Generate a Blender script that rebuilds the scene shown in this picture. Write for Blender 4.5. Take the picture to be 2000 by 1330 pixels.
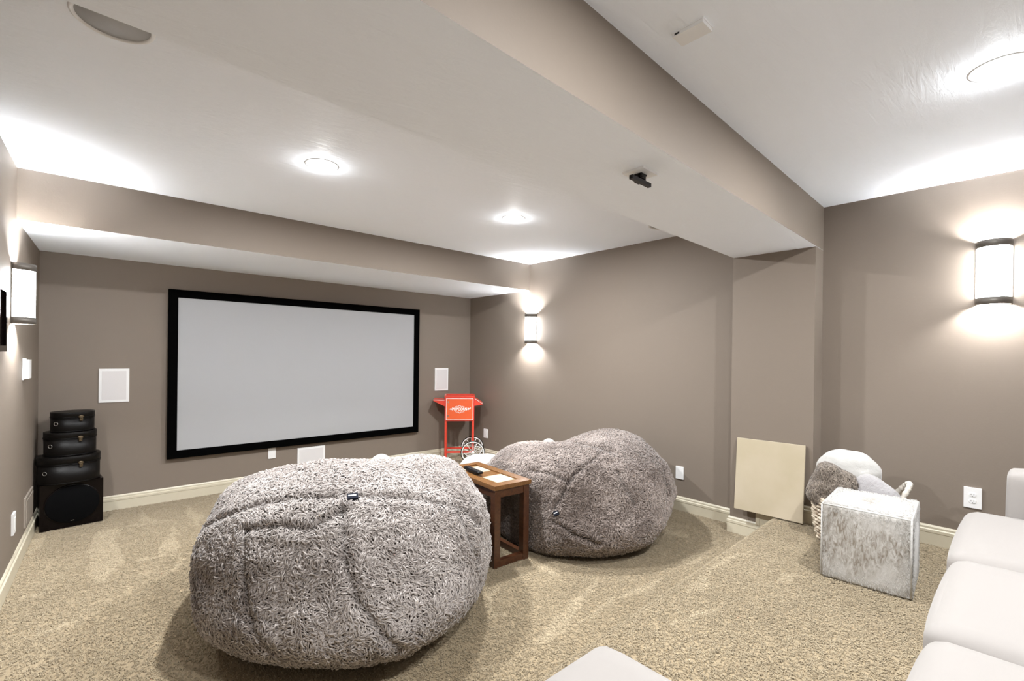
import bpy, bmesh, math, random
import numpy as np
from mathutils import Matrix, Vector

# ------------------------------------------------------------------ scene, camera, exposure
for o in list(bpy.data.objects):
    bpy.data.objects.remove(o, do_unlink=True)
scene = bpy.context.scene
COL = scene.collection
YAW, PITCH, ROLL = 0.7379, -0.0018, 0.0121
FPX, CX, CY = 915.4, 999.3, 696.4
EYE = 1.37

def cam_axes():
    f = Vector((math.sin(YAW) * math.cos(PITCH), math.cos(YAW) * math.cos(PITCH), math.sin(PITCH)))
    r = Vector((math.cos(YAW), -math.sin(YAW), 0)); u = r.cross(f)
    r2 = math.cos(ROLL) * r + math.sin(ROLL) * u
    u2 = -math.sin(ROLL) * r + math.cos(ROLL) * u
    return r2, u2, f
_r, _u, _f = cam_axes()
cd = bpy.data.cameras.new('camera')
cam = bpy.data.objects.new('camera', cd)
COL.objects.link(cam)
cam.matrix_world = Matrix(((_r.x, _u.x, -_f.x, 0), (_r.y, _u.y, -_f.y, 0), (_r.z, _u.z, -_f.z, EYE), (0, 0, 0, 1)))
cd.sensor_fit = 'HORIZONTAL'; cd.sensor_width = 36.0
cd.lens = FPX / 2000 * 36.0
cd.shift_x = (1000 - CX) / 2000
cd.shift_y = (CY - 665) / 2000
cd.clip_start = 0.02; cd.clip_end = 60
scene.camera = cam
w = bpy.data.worlds.new('world'); scene.world = w; w.use_nodes = True
w.node_tree.nodes['Background'].inputs[0].default_value = (0.8, 0.8, 0.8, 1)
w.node_tree.nodes['Background'].inputs[1].default_value = 0.0
vs = scene.view_settings
vs.view_transform = 'Standard'; vs.look = 'None'; vs.gamma = 1.0; vs.use_curve_mapping = False
vs.exposure = 3.28
scene.cycles.max_bounces = 12; scene.cycles.diffuse_bounces = 8
scene.cycles.sample_clamp_indirect = 8
DOWN_W, HALO_W, SCONCE_W, SHADE_E = 6.8, .24, 5.0, 4.5      # watts per downlight, per sconce bulb, shade strength

# ------------------------------------------------------------------ room numbers
RX = 3.9651                      # right wall
DY, SY = 5.2233, 4.0556          # screen wall, soffit face (y at the right wall)
SK = -0.0161                     # skew of the screen wall
L0, LA = -0.3555, 0.0348         # left wall
CEIL = 2.4746; SOFZ = 2.1606; BEAMZ = 2.1627
PX_ = 3.7847                     # pilaster face
BY1, BY2, BK = 1.5715, 1.0044, 0.0247
STEP = 1.2258                    # platform edge at the right wall
PLZ = 0.2079
BB = 0.126                       # baseboard height
REAR = -1.45
lx = lambda y: L0 + LA * (y - 3)
backy = lambda x: DY + SK * (x - RX)
sofy = lambda x: SY + SK * (x - RX)
bm1 = lambda x: BY1 + BK * (x - RX)
bm2 = lambda x: BY2 + BK * (x - RX)
stepy = lambda x: STEP + BK * (x - RX)

# ------------------------------------------------------------------ materials
def mat(name, col, rough=0.6, metal=0.0, spec=0.5, emit=None, es=0.0, coat=0.0, sheen=0.0):
    m = bpy.data.materials.new(name); m.use_nodes = True
    b = m.node_tree.nodes['Principled BSDF']
    b.inputs['Base Color'].default_value = (*col, 1)
    b.inputs['Roughness'].default_value = rough
    b.inputs['Metallic'].default_value = metal
    b.inputs['Specular IOR Level'].default_value = spec
    b.inputs['Coat Weight'].default_value = coat
    b.inputs['Sheen Weight'].default_value = sheen
    if emit:
        b.inputs['Emission Color'].default_value = (*emit, 1)
        b.inputs['Emission Strength'].default_value = es
    return m
def nodes(m): return m.node_tree.nodes, m.node_tree.links, m.node_tree.nodes['Principled BSDF']
def noise(m, scale, detail=4, rough=0.55, stretch=None, rot=None, coord='Object', distort=0.0):
    n, l, _ = nodes(m)
    tc = n.new('ShaderNodeTexCoord'); mp = n.new('ShaderNodeMapping'); t = n.new('ShaderNodeTexNoise')
    l.new(tc.outputs[coord], mp.inputs[0]); l.new(mp.outputs[0], t.inputs['Vector'])
    if stretch: mp.inputs['Scale'].default_value = stretch
    if rot: mp.inputs['Rotation'].default_value = rot
    t.inputs['Scale'].default_value = scale; t.inputs['Detail'].default_value = detail
    t.inputs['Roughness'].default_value = rough; t.inputs['Distortion'].default_value = distort
    return t
def bump(m, tex, strength, dist, prev=None):
    n, l, b = nodes(m)
    bp = n.new('ShaderNodeBump'); bp.inputs['Strength'].default_value = strength; bp.inputs['Distance'].default_value = dist
    l.new(tex.outputs[0], bp.inputs['Height'])
    if prev: l.new(prev.outputs[0], bp.inputs['Normal'])
    l.new(bp.outputs[0], b.inputs['Normal']); return bp
def ramp(m, tex, c0, c1, p0=0.35, p1=0.65, sock='Base Color'):
    n, l, b = nodes(m)
    r = n.new('ShaderNodeValToRGB'); e = r.color_ramp.elements
    e[0].position = p0; e[0].color = (*c0, 1); e[1].position = p1; e[1].color = (*c1, 1)
    l.new(tex.outputs[0], r.inputs[0])
    if sock: l.new(r.outputs[0], b.inputs[sock])
    return r

M = {}
M['wall'] = mat('taupe_paint', (0.214, 0.176, 0.143), 0.62, spec=0.3)
bump(M['wall'], noise(M['wall'], 90, 3), 0.08, 0.004)
M['ceil'] = mat('white_plaster', (0.88, 0.92, 0.98), 0.65, spec=0.12)
_t = noise(M['ceil'], 5.5, 5, 0.62, stretch=(1.0, 6.0, 1.0), rot=(0, 0, 0.55), distort=0.6)
_b = bump(M['ceil'], _t, 0.32, 0.012)
bump(M['ceil'], noise(M['ceil'], 40, 3), 0.05, 0.004, _b)
M['trim'] = mat('cream_trim_paint', (0.60, 0.55, 0.43), 0.35, spec=0.5)
M['carpet'] = mat('carpet', (0.5, 0.4, 0.25), 0.95, spec=0.1, sheen=0.3)
def vcol(m, scale=60, lo=0.86, hi=1.08):
    n, l, b = nodes(m)
    a = n.new('ShaderNodeAttribute'); a.attribute_name = 'Col'
    t = noise(m, scale, 3); r = ramp(m, t, (lo,) * 3, (hi,) * 3, 0.3, 0.7, None)
    mx = n.new('ShaderNodeMix'); mx.data_type = 'RGBA'; mx.blend_type = 'MULTIPLY'; mx.inputs[0].default_value = 1
    l.new(a.outputs['Color'], mx.inputs[6]); l.new(r.outputs[0], mx.inputs[7])
    l.new(mx.outputs[2], b.inputs['Base Color'])
vcol(M['carpet'])
M['fur'] = mat('bag_fur', (0.5, 0.45, 0.42), 0.8, spec=0.25, sheen=0.5)
vcol(M['fur'], 20, 0.9, 1.08)
M['black_felt'] = mat('black_felt', (0.0008, 0.0008, 0.0008), 0.9, spec=0.03)
M['screen'] = mat('screen_white', (0.385, 0.39, 0.40), 0.8, spec=0.1)
M['white_plastic'] = mat('white_plastic', (0.82, 0.82, 0.82), 0.4)
M['grille'] = mat('speaker_grille', (0.68, 0.66, 0.66), 0.8, spec=0.2)
bump(M['grille'], noise(M['grille'], 900, 1), 0.3, 0.001)
M['grille_ceil'] = mat('ceiling_grille', (0.42, 0.42, 0.42), 0.8, spec=0.2)
M['slot'] = mat('dark_slot', (0.01, 0.01, 0.01), 0.7)
M['bronze'] = mat('bronze_metal', (0.13, 0.115, 0.10), 0.5, metal=0.4)
M['shade'] = mat('lit_glass_shade', (0.9, 0.88, 0.84), 0.4, emit=(0.95, 0.975, 1.0), es=SHADE_E)
M['lens'] = mat('lit_lens', (0.9, 0.9, 0.9), 0.4, emit=(1, 0.97, 0.93), es=22)
M['black_gloss'] = mat('piano_black', (0.0025, 0.0012, 0.0014), 0.15, spec=0.22)
M['black_cloth'] = mat('black_grille_cloth', (0.0022, 0.0022, 0.0025), 0.85, spec=0.06)
bump(M['black_cloth'], noise(M['black_cloth'], 700, 1), 0.3, 0.001)
M['leather'] = mat('black_leatherette', (0.0036, 0.0028, 0.0024), 0.42, spec=0.16)
bump(M['leather'], noise(M['leather'], 160, 4), 0.25, 0.002)
M['brass'] = mat('aged_brass', (0.12, 0.09, 0.055), 0.5, metal=0.9)
M['nickel'] = mat('nickel', (0.55, 0.54, 0.52), 0.3, metal=1.0)
M['red'] = mat('red_paint', (0.62, 0.055, 0.032), 0.35)
M['orange_red'] = mat('orange_red_paint', (0.66, 0.10, 0.026), 0.4)
M['red_dark'] = mat('cart_inside', (0.06, 0.005, 0.005), 0.6)
M['white_paint'] = mat('white_enamel', (0.85, 0.84, 0.82), 0.35)
M['rubber'] = mat('black_rubber', (0.004, 0.004, 0.004), 0.7, spec=0.1)
M['wood'] = mat('walnut_wood', (0.2, 0.08, 0.03), 0.28, spec=0.5, coat=0.2)
_t = noise(M['wood'], 9, 5, 0.6, stretch=(6, 0.8, 6), distort=0.8)
ramp(M['wood'], _t, (0.045, 0.015, 0.007), (0.105, 0.040, 0.017), 0.3, 0.75)
M['wood_top'] = mat('walnut_top', (0.2, 0.08, 0.03), 0.25, spec=0.5, coat=0.25)
_t = noise(M['wood_top'], 9, 5, 0.6, stretch=(6, 0.8, 6), distort=0.8)
ramp(M['wood_top'], _t, (0.13, 0.056, 0.018), (0.24, 0.115, 0.040), 0.3, 0.75)
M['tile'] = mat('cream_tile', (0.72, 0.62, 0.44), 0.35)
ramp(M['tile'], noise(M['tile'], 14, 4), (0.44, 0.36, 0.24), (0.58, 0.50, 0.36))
M['remote'] = mat('remote_black', (0.004, 0.0035, 0.004), 0.3, spec=0.2)
M['button'] = mat('remote_buttons', (0.05, 0.05, 0.055), 0.5, spec=0.2)
M['sofa'] = mat('white_linen', (0.32, 0.298, 0.282), 0.85, spec=0.15, sheen=0.2)
bump(M['sofa'], noise(M['sofa'], 700, 2), 0.15, 0.0008)
M['pillow'] = mat('white_cotton', (0.52, 0.51, 0.49), 0.85, spec=0.15, sheen=0.3)
bump(M['pillow'], noise(M['pillow'], 14, 5), 0.5, 0.02)
M['pillow_grey'] = mat('pale_grey_plush', (0.36, 0.345, 0.35), 0.9, spec=0.1, sheen=0.5)
bump(M['pillow_grey'], noise(M['pillow_grey'], 60, 4), 0.8, 0.01)
M['throw'] = mat('grey_brown_fur', (0.25, 0.2, 0.16), 0.85, spec=0.2, sheen=0.5)
vcol(M['throw'], 25, 0.75, 1.1)
M['wicker'] = mat('wicker', (0.50, 0.40, 0.29), 0.6)
ramp(M['wicker'], noise(M['wicker'], 30, 3), (0.24, 0.17, 0.11), (0.74, 0.66, 0.54), 0.35, 0.6)
M['rope'] = mat('pale_rope', (0.62, 0.58, 0.52), 0.8)
M['board'] = mat('cream_board', (0.60, 0.53, 0.40), 0.4)
ramp(M['board'], noise(M['board'], 3, 3), (0.46, 0.395, 0.28), (0.52, 0.45, 0.34))
M['access'] = mat('taupe_panel', (0.29, 0.25, 0.21), 0.5)
M['tag'] = mat('slate_tag', (0.013, 0.015, 0.024), 0.8, spec=0.1)
M['cowhide'] = mat('cream_brown_hide', (0.8, 0.78, 0.74), 0.8, spec=0.2, sheen=0.4)
def hide():
    m = M['cowhide']; n, l, b = nodes(m)
    big = noise(m, 3.6, 2, 0.5, rot=(0.4, 0.3, 0.9)); fine = noise(m, 26, 5, 0.65, stretch=(2.4, 2.4, 0.8), rot=(0.0, 0.45, 0.3), distort=1.2)
    r1 = ramp(m, big, (0,) * 3, (1,) * 3, 0.47, 0.60, None); r2 = ramp(m, fine, (0,) * 3, (1,) * 3, 0.36, 0.64, None)
    mu = n.new('ShaderNodeMath'); mu.operation = 'MULTIPLY'
    l.new(r1.outputs[0], mu.inputs[0]); l.new(r2.outputs[0], mu.inputs[1])
    mx = n.new('ShaderNodeMix'); mx.data_type = 'RGBA'
    l.new(mu.outputs[0], mx.inputs[0])
    mx.inputs[6].default_value = (0.55, 0.535, 0.51, 1); mx.inputs[7].default_value = (0.23, 0.195, 0.155, 1)
    l.new(mx.outputs[2], b.inputs['Base Color'])
    bump(m, fine, 0.35, 0.01)
hide()

# ------------------------------------------------------------------ object helpers
def link(name, me, parent=None, mats=()):
    o = bpy.data.objects.new(name, me); COL.objects.link(o)
    if parent: o.parent = parent
    for k in mats:
        me.materials.append(M[k] if isinstance(k, str) else k)
    return o
def tag(o, label=None, cat=None, group=None, kind=None):
    if label: o['label'] = label
    if cat: o['category'] = cat
    if group: o['group'] = group
    if kind: o['kind'] = kind
    return o
def thing(name, label, cat, loc=(0, 0, 0), rz=0.0, group=None):
    o = bpy.data.objects.new(name, None); COL.objects.link(o)
    o.location = loc; o.rotation_euler = (0, 0, rz); o.empty_display_size = 0.05
    return tag(o, label, cat, group)
def fin(name, bm, m, parent=None, smooth=False, bevel=0.0, seg=2):
    if bevel:
        bmesh.ops.bevel(bm, geom=[e for e in bm.edges if len(e.link_faces) == 2 and e.calc_face_angle(0) > 0.6],
                        offset=bevel, segments=seg, profile=0.6, affect='EDGES', clamp_overlap=True)
    bmesh.ops.recalc_face_normals(bm, faces=bm.faces[:])
    me = bpy.data.meshes.new(name); bm.to_mesh(me); bm.free()
    if smooth:
        for p in me.polygons: p.use_smooth = True
        if bevel or smooth == 'auto':
            try: me.set_sharp_from_angle(angle=0.7)
            except Exception: pass
    return link(name, me, parent, m if isinstance(m, (list, tuple)) else [m])
def box(bm, x0, x1, y0, y1, z0, z1, mi=0):
    v = [bm.verts.new(c) for c in ((x0, y0, z0), (x1, y0, z0), (x1, y1, z0), (x0, y1, z0), (x0, y0, z1), (x1, y0, z1), (x1, y1, z1), (x0, y1, z1))]
    for q in ((0, 3, 2, 1), (4, 5, 6, 7), (0, 1, 5, 4), (1, 2, 6, 5), (2, 3, 7, 6), (3, 0, 4, 7)):
        bm.faces.new([v[i] for i in q]).material_index = mi
    return v
def prism(bm, poly, z0, z1, mi=0):
    a = [bm.verts.new((x, y, z0)) for x, y in poly]; b = [bm.verts.new((x, y, z1)) for x, y in poly]
    n = len(poly)
    bm.faces.new(a[::-1]).material_index = mi; bm.faces.new(b).material_index = mi
    for i in range(n):
        bm.faces.new((a[i], a[(i + 1) % n], b[(i + 1) % n], b[i])).material_index = mi
def tube(bm, pts, r, n=10, closed=False, mi=0, cap=True):
    pts = [Vector(p) for p in pts]; rings = []; N = len(pts); ref = None
    for i, p in enumerate(pts):
        a = pts[(i - 1) % N] if closed or i else p; b = pts[(i + 1) % N] if closed or i < N - 1 else p
        t = (b - a).normalized()
        if ref is None: ref = t.orthogonal().normalized()
        ref = (ref - t * ref.dot(t)).normalized(); s = t.cross(ref)
        rr = r(i / max(1, N - 1)) if callable(r) else r
        rings.append([bm.verts.new(p + (ref * math.cos(k * 2 * math.pi / n) + s * math.sin(k * 2 * math.pi / n)) * rr) for k in range(n)])
    for i in range(N if closed else N - 1):
        A, B = rings[i], rings[(i + 1) % N]
        for k in range(n):
            f = bm.faces.new((A[k], A[(k + 1) % n], B[(k + 1) % n], B[k])); f.smooth = True; f.material_index = mi
    if cap and not closed:
        bm.faces.new(rings[0][::-1]).material_index = mi; bm.faces.new(rings[-1]).material_index = mi
def lathe(bm, prof, n=48, sx=1.0, sy=1.0, ex=2.0, mi=0, mat4=None):
    """profile of (radius, z) turned about z; ex > 2 squares the plan"""
    rings = []
    for r, z in prof:
        ring = []
        for k in range(n):
            a = 2 * math.pi * k / n; c, s = math.cos(a), math.sin(a)
            q = (abs(c) ** ex + abs(s) ** ex) ** (-1 / ex)
            p = Vector((r * sx * c * q, r * sy * s * q, z))
            ring.append(bm.verts.new(mat4 @ p if mat4 else p))
        rings.append(ring)
    for A, B in zip(rings, rings[1:]):
        for k in range(n):
            f = bm.faces.new((A[k], A[(k + 1) % n], B[(k + 1) % n], B[k])); f.smooth = True; f.material_index = mi
    if prof[0][0] > 1e-4: bm.faces.new(rings[0][::-1]).material_index = mi
    if prof[-1][0] > 1e-4: bm.faces.new(rings[-1]).material_index = mi
def np_mesh(name, V, Q, m, parent=None, smooth=True, col=None):
    me = bpy.data.meshes.new(name)
    V = np.asarray(V, np.float32); Q = np.asarray(Q, np.int32)
    me.vertices.add(len(V)); me.vertices.foreach_set('co', V.ravel())
    me.loops.add(Q.size); me.loops.foreach_set('vertex_index', Q.ravel())
    me.polygons.add(len(Q)); me.polygons.foreach_set('loop_start', np.arange(0, Q.size, 4, dtype=np.int32))
    me.polygons.foreach_set('use_smooth', np.full(len(Q), smooth))
    me.update(calc_edges=True); me.validate()
    if col is not None:
        c = me.color_attributes.new('Col', 'FLOAT_COLOR', 'POINT')
        c.data.foreach_set('color', np.c_[col, np.ones(len(col))].astype(np.float32).ravel())
    return link(name, me, parent, m if isinstance(m, (list, tuple)) else [m])
def rbox(size, r=0.05, n=14, puff=(0, 0, 0), flat=False, wob=0.0, seed=0):
    """soft rounded box about the origin: verts, quads"""
    V = []; Q = []; idx = {}
    h = np.array(size) / 2.0; g = np.linspace(-1, 1, n + 1)
    g = np.sign(g) * (1 - (1 - np.abs(g)) ** 1.6)
    def vid(p):
        k = tuple(np.round(p, 5))
        if k not in idx: idx[k] = len(V); V.append(p)
        return idx[k]
    for ax in range(3):
        for sg in (-1, 1):
            a, b = [i for i in range(3) if i != ax]
            for i in range(n):
                for j in range(n):
                    q = []
                    for u, v in ((g[i], g[j]), (g[i + 1], g[j]), (g[i + 1], g[j + 1]), (g[i], g[j + 1])):
                        p = np.zeros(3); p[ax] = sg; p[a] = u; p[b] = v; q.append(vid(p))
                    if (sg > 0) == (ax != 1): Q.append(q)
                    else: Q.append(q[::-1])
    V = np.array(V); U = V.copy(); P = V * h
    inner = np.clip(P, -(h - r), h - r); d = P - inner; L = np.linalg.norm(d, axis=1, keepdims=True); L[L == 0] = 1
    P = inner + d / L * r
    for ax in range(3):
        a, b = [i for i in range(3) if i != ax]
        P[:, ax] += U[:, ax] * puff[ax] * (1 - U[:, a] ** 2) * (1 - U[:, b] ** 2)
    if wob: P += (vnoise(P * 9 + seed, 3) - 0.5)[:, None] * wob * (P / np.maximum(np.linalg.norm(P, axis=1, keepdims=True), 1e-6))
    return P, np.array(Q)
def pillow_shape(w, h, t, n=22, seed=0, wr=.006):
    """plump square cushion, face towards y, standing about the origin"""
    g = np.sin(np.linspace(-1, 1, n + 1) * np.pi / 2); V = []; Q = []; idx = {}
    for side in (-1, 1):
        for i in range(n):
            for j in range(n):
                q = []
                for a, b in ((i, j), (i + 1, j), (i + 1, j + 1), (i, j + 1)):
                    u, v = g[a], g[b]; edge = a in (0, n) or b in (0, n); k = (a, b, 0 if edge else side)
                    if k not in idx:
                        idx[k] = len(V); pin = 1 - .07 * (1 - u * u) * v * v - .0
                        pu = 1 - .07 * (1 - v * v) * u * u
                        y = 0 if edge else side * t / 2 * ((1 - abs(u) ** 2.2) * (1 - abs(v) ** 2.2)) ** .5
                        V.append((u * w / 2 * pu, y, v * h / 2 * pin))
                    q.append(idx[k])
                Q.append(q if side < 0 else q[::-1])
    V = np.array(V); V += (vnoise(V * 9 + seed, 3) - .5)[:, None] * wr * nrm(V) * 2
    return V, np.array(Q)
def xf(P, loc=(0, 0, 0), rot=(0, 0, 0)):
    from mathutils import Euler
    m = np.array(Euler(rot).to_matrix()); return P @ m.T + np.array(loc)

# ------------------------------------------------------------------ noise and fur
_H = np.random.RandomState(7).rand(64, 64, 64)
def vnoise(P, octv=1):
    out = 0; amp = 1; tot = 0; P = np.asarray(P, float) + 100.0
    for k in range(octv):
        i = np.floor(P).astype(int); f_ = P - i; f_ = f_ * f_ * (3 - 2 * f_); s = 0
        for dx in (0, 1):
            for dy in (0, 1):
                for dz in (0, 1):
                    wgt = (f_[:, 0] if dx else 1 - f_[:, 0]) * (f_[:, 1] if dy else 1 - f_[:, 1]) * (f_[:, 2] if dz else 1 - f_[:, 2])
                    s = s + wgt * _H[(i[:, 0] + dx) % 64, (i[:, 1] + dy) % 64, (i[:, 2] + dz) % 64]
        out = out + s * amp; tot += amp; amp *= 0.5; P = P * 2.03 + 17.1
    return out / tot
def fib(n):
    i = np.arange(n) + .5; z = 1 - 2 * i / n; ph = np.pi * (1 + 5 ** .5) * i; rr = np.sqrt(1 - z * z)
    return np.c_[rr * np.cos(ph), rr * np.sin(ph), z]
def nrm(a): return a / np.maximum(np.linalg.norm(a, axis=1, keepdims=True), 1e-9)
def tufts(P, N, T, length, width, rise, curl, segs, rng, root=0.003):
    """curled locks lying on a surface: ridged strips; returns verts, quads, u along the lock"""
    n = len(P); B = nrm(np.cross(N, T)); V = np.empty((n, segs + 1, 3, 3)); Uu = np.empty((n, segs + 1, 3))
    ph = rng.rand(n) * 6.28; amp = curl * (0.4 + rng.rand(n)); ln = length * (0.7 + 0.6 * rng.rand(n)); rs = rise * (0.6 + 0.8 * rng.rand(n))
    for s in range(segs + 1):
        u = s / segs
        h = -root + (rs + root) * math.sin(math.pi * min(1, u * 0.85 + 0.02)) 
        c = P + T * (ln * (u - 0.5))[:, None] + N * h[:, None] + B * (amp * np.sin(ph + u * 3.6))[:, None]
        wd = width * (0.35 + 0.65 * math.sin(math.pi * (0.12 + 0.80 * u)))
        V[:, s, 0] = c - B * wd / 2 - N * wd * 0.35; V[:, s, 1] = c + N * wd * 0.1; V[:, s, 2] = c + B * wd / 2 - N * wd * 0.35
        Uu[:, s, :] = u
    base = (np.arange(n) * (segs + 1) * 3)[:, None, None]
    q = []
    for s in range(segs):
        for k in range(2):
            a = s * 3 + k; q.append([a, a + 1, a + 4, a + 3])
    Q = (base + np.array(q)[None]).reshape(-1, 4)
    return V.reshape(-1, 3), Q, Uu.reshape(-1)
def join(parts):
    Vs, Qs, o = [], [], 0
    for V, Q in parts:
        Vs.append(V); Qs.append(np.asarray(Q) + o); o += len(V)
    return np.vstack(Vs), np.vstack(Qs)

# ------------------------------------------------------------------ measured shapes: pile marks, seams, bag swelling
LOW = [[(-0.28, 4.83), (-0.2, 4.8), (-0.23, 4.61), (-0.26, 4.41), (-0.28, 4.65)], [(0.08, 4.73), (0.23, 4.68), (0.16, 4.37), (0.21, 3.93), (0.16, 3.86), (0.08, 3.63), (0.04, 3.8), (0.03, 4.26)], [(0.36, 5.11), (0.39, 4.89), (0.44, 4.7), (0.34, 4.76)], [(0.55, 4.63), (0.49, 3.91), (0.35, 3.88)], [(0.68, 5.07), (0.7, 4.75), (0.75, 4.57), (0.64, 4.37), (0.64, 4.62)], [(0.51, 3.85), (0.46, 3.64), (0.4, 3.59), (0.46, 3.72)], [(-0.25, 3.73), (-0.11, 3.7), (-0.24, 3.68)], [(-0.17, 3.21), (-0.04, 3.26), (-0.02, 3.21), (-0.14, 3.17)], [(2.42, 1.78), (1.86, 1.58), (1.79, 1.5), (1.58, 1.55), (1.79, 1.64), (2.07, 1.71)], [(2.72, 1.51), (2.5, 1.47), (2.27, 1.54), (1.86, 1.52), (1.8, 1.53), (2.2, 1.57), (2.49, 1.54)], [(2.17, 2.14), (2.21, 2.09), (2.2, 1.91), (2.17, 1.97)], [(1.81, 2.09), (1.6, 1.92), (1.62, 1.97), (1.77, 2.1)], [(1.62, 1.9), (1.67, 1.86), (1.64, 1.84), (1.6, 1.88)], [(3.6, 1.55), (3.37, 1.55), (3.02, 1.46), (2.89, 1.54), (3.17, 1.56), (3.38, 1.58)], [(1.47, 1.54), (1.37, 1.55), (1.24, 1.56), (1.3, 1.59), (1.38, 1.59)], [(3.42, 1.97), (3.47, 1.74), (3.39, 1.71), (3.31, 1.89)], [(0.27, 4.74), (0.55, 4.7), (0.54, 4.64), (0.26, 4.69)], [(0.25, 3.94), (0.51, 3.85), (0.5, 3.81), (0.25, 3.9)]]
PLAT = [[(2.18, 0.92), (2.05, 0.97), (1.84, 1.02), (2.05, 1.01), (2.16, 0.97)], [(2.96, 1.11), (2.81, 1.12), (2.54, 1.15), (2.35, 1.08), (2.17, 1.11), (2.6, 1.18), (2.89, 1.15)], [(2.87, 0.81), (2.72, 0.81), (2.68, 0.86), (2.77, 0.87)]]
S1 = [[(-0.934, 0.077, 0.35), (-0.842, -0.09, 0.532), (-0.711, -0.239, 0.661), (-0.548, -0.393, 0.738), (-0.393, -0.525, 0.755), (-0.255, -0.611, 0.75), (-0.085, -0.687, 0.721), (0.112, -0.757, 0.644), (0.289, -0.812, 0.506), (0.414, -0.851, 0.322)], [(-0.782, -0.347, 0.518), (-0.818, -0.451, 0.357), (-0.833, -0.526, 0.169), (-0.815, -0.579, 0.012), (-0.767, -0.617, -0.175), (-0.702, -0.649, -0.294), (-0.669, -0.646, -0.367)], [(-0.362, -0.616, 0.699), (-0.413, -0.75, 0.516), (-0.44, -0.829, 0.345), (-0.431, -0.884, 0.181), (-0.406, -0.914, 0.017), (-0.363, -0.928, -0.079), (-0.322, -0.927, -0.194), (-0.223, -0.895, -0.386)], [(0.245, -0.84, 0.485), (0.258, -0.922, 0.287), (0.265, -0.951, 0.158), (0.32, -0.947, 0.001)], [(-0.989, -0.021, 0.146), (-0.991, -0.123, -0.057), (-0.932, -0.273, -0.239)], [(-0.784, -0.359, 0.507), (-0.662, -0.49, 0.567), (-0.539, -0.634, 0.555), (-0.374, -0.643, 0.669)]]
S2 = [[(-0.288, -0.584, 0.759), (-0.471, -0.597, 0.649), (-0.671, -0.567, 0.478), (-0.757, -0.566, 0.327), (-0.83, -0.543, 0.127), (-0.86, -0.51, 0.014)], [(-0.859, -0.482, -0.172), (-0.791, -0.568, -0.227), (-0.723, -0.618, -0.309), (-0.647, -0.676, -0.353), (-0.566, -0.712, -0.415)], [(0.365, -0.673, 0.644), (0.304, -0.802, 0.514), (0.21, -0.919, 0.334), (0.1, -0.993, 0.063), (-0.016, -0.982, -0.189)], [(-0.228, -0.201, 0.953), (-0.264, -0.369, 0.891), (-0.229, -0.502, 0.834), (-0.21, -0.601, 0.771)], [(-0.842, -0.222, 0.491), (-0.776, -0.397, 0.49), (-0.719, -0.558, 0.414)], [(-0.333, -0.785, 0.522), (-0.335, -0.884, 0.327), (-0.307, -0.949, 0.071)]]
BAG1 = [1.1723, 2.6318, 0.7767, 0.8281, 0.7805, -0.0145, 0.0055, -0.0847, 0.0274, -0.0347, -0.002, -0.0189, -0.1186, 0.0005, -0.0528, 0.035, 0.005, -0.0659, -0.0212, -0.0047, -0.0421, 0.0019, -0.0685, -0.0247, -0.0097, -0.0577, 0.0008, 0.0277, 0.0853, 0.0003, -0.0099, -0.0146, -0.0215, -0.0047, 0.001, 0.0431, -0.0279, 0.0017, -0.0045, 0.0119, -0.0344, 0.039, 0.0017, 0.0189, -0.0125, 0.0073, 0.0001, 0.0058, -0.0231, -0.0036, 0.0001, 0.0003, 0.0021, 0.0083, 0.0043, 0.0244, 0.0087, -0.0104, 0.0017, -0.0001, 0.0116, 0.0017, -0.0001, 0.0094, 0.0006, -0.0253, -0.0084, 0.0001, 0.0599, -0.0009, -0.0032, 0.0476, 0.0, 0.0135, -0.0073, 0.0, 0.1006, 0.0001, -0.0207, 0.0337, 0.0, 0.0112, 0.0002, -0.0002, 0.0336, 0.0, 0.0043, 0.0088, 0.0, 0.0751, -0.0, -0.0005, 0.0575, 0.0, 0.0463, -0.0021, -0.0, 0.0488, 0.0, 0.0055, 0.0806, 0.0, 0.0319, 0.0006, 0.0001, 0.0248, 0.0, -0.005, 0.0148, -0.0, 0.0029, 0.0004, -0.0007, 0.0044, 0.0]
BAG2 = [2.9975, 2.5167, 0.7737, 0.7486, 0.7589, -0.0379, -0.1177, -0.0257, -0.0337, -0.1056, 0.0403, -0.0254, -0.1417, -0.0046, -0.0108, 0.0488, -0.0088, -0.1104, -0.0085, -0.0119, -0.0065, -0.0016, -0.0138, 0.0044, -0.0016, -0.0909, -0.011, -0.0356, 0.0467, -0.0003, -0.0187, -0.0116, -0.0025, -0.0446, 0.0012, -0.0299, 0.0025, -0.0, -0.0362, 0.0057, -0.0172, -0.0072, 0.0001, -0.0272, -0.0044, 0.0005, -0.0294, 0.0222, -0.0074, 0.0023, 0.0003, -0.0046, 0.014, 0.0033, -0.0063, 0.002, -0.0083, 0.0045, 0.0017, -0.0039, 0.0145, 0.0075, -0.0001, 0.0068, -0.0016, 0.0183, 0.0344, -0.0011, 0.0193, 0.0088, 0.0004, 0.0043, -0.0002, 0.0019, -0.0049, -0.0001, 0.0812, -0.0005, 0.0014, 0.0902, -0.0001, 0.0048, -0.0033, 0.0, 0.0704, -0.0, -0.0048, 0.0591, -0.0, 0.0551, -0.0009, 0.0, 0.0494, -0.0, 0.0085, 0.0298, 0.0, 0.0671, 0.0005, 0.0022, 0.0947, 0.0, 0.0593, 0.0345, 0.0001, 0.0379, 0.0003, 0.0176, 0.0989, 0.0001, 0.0687, 0.0058, 0.0022, 0.0171, 0.0012]

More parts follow.
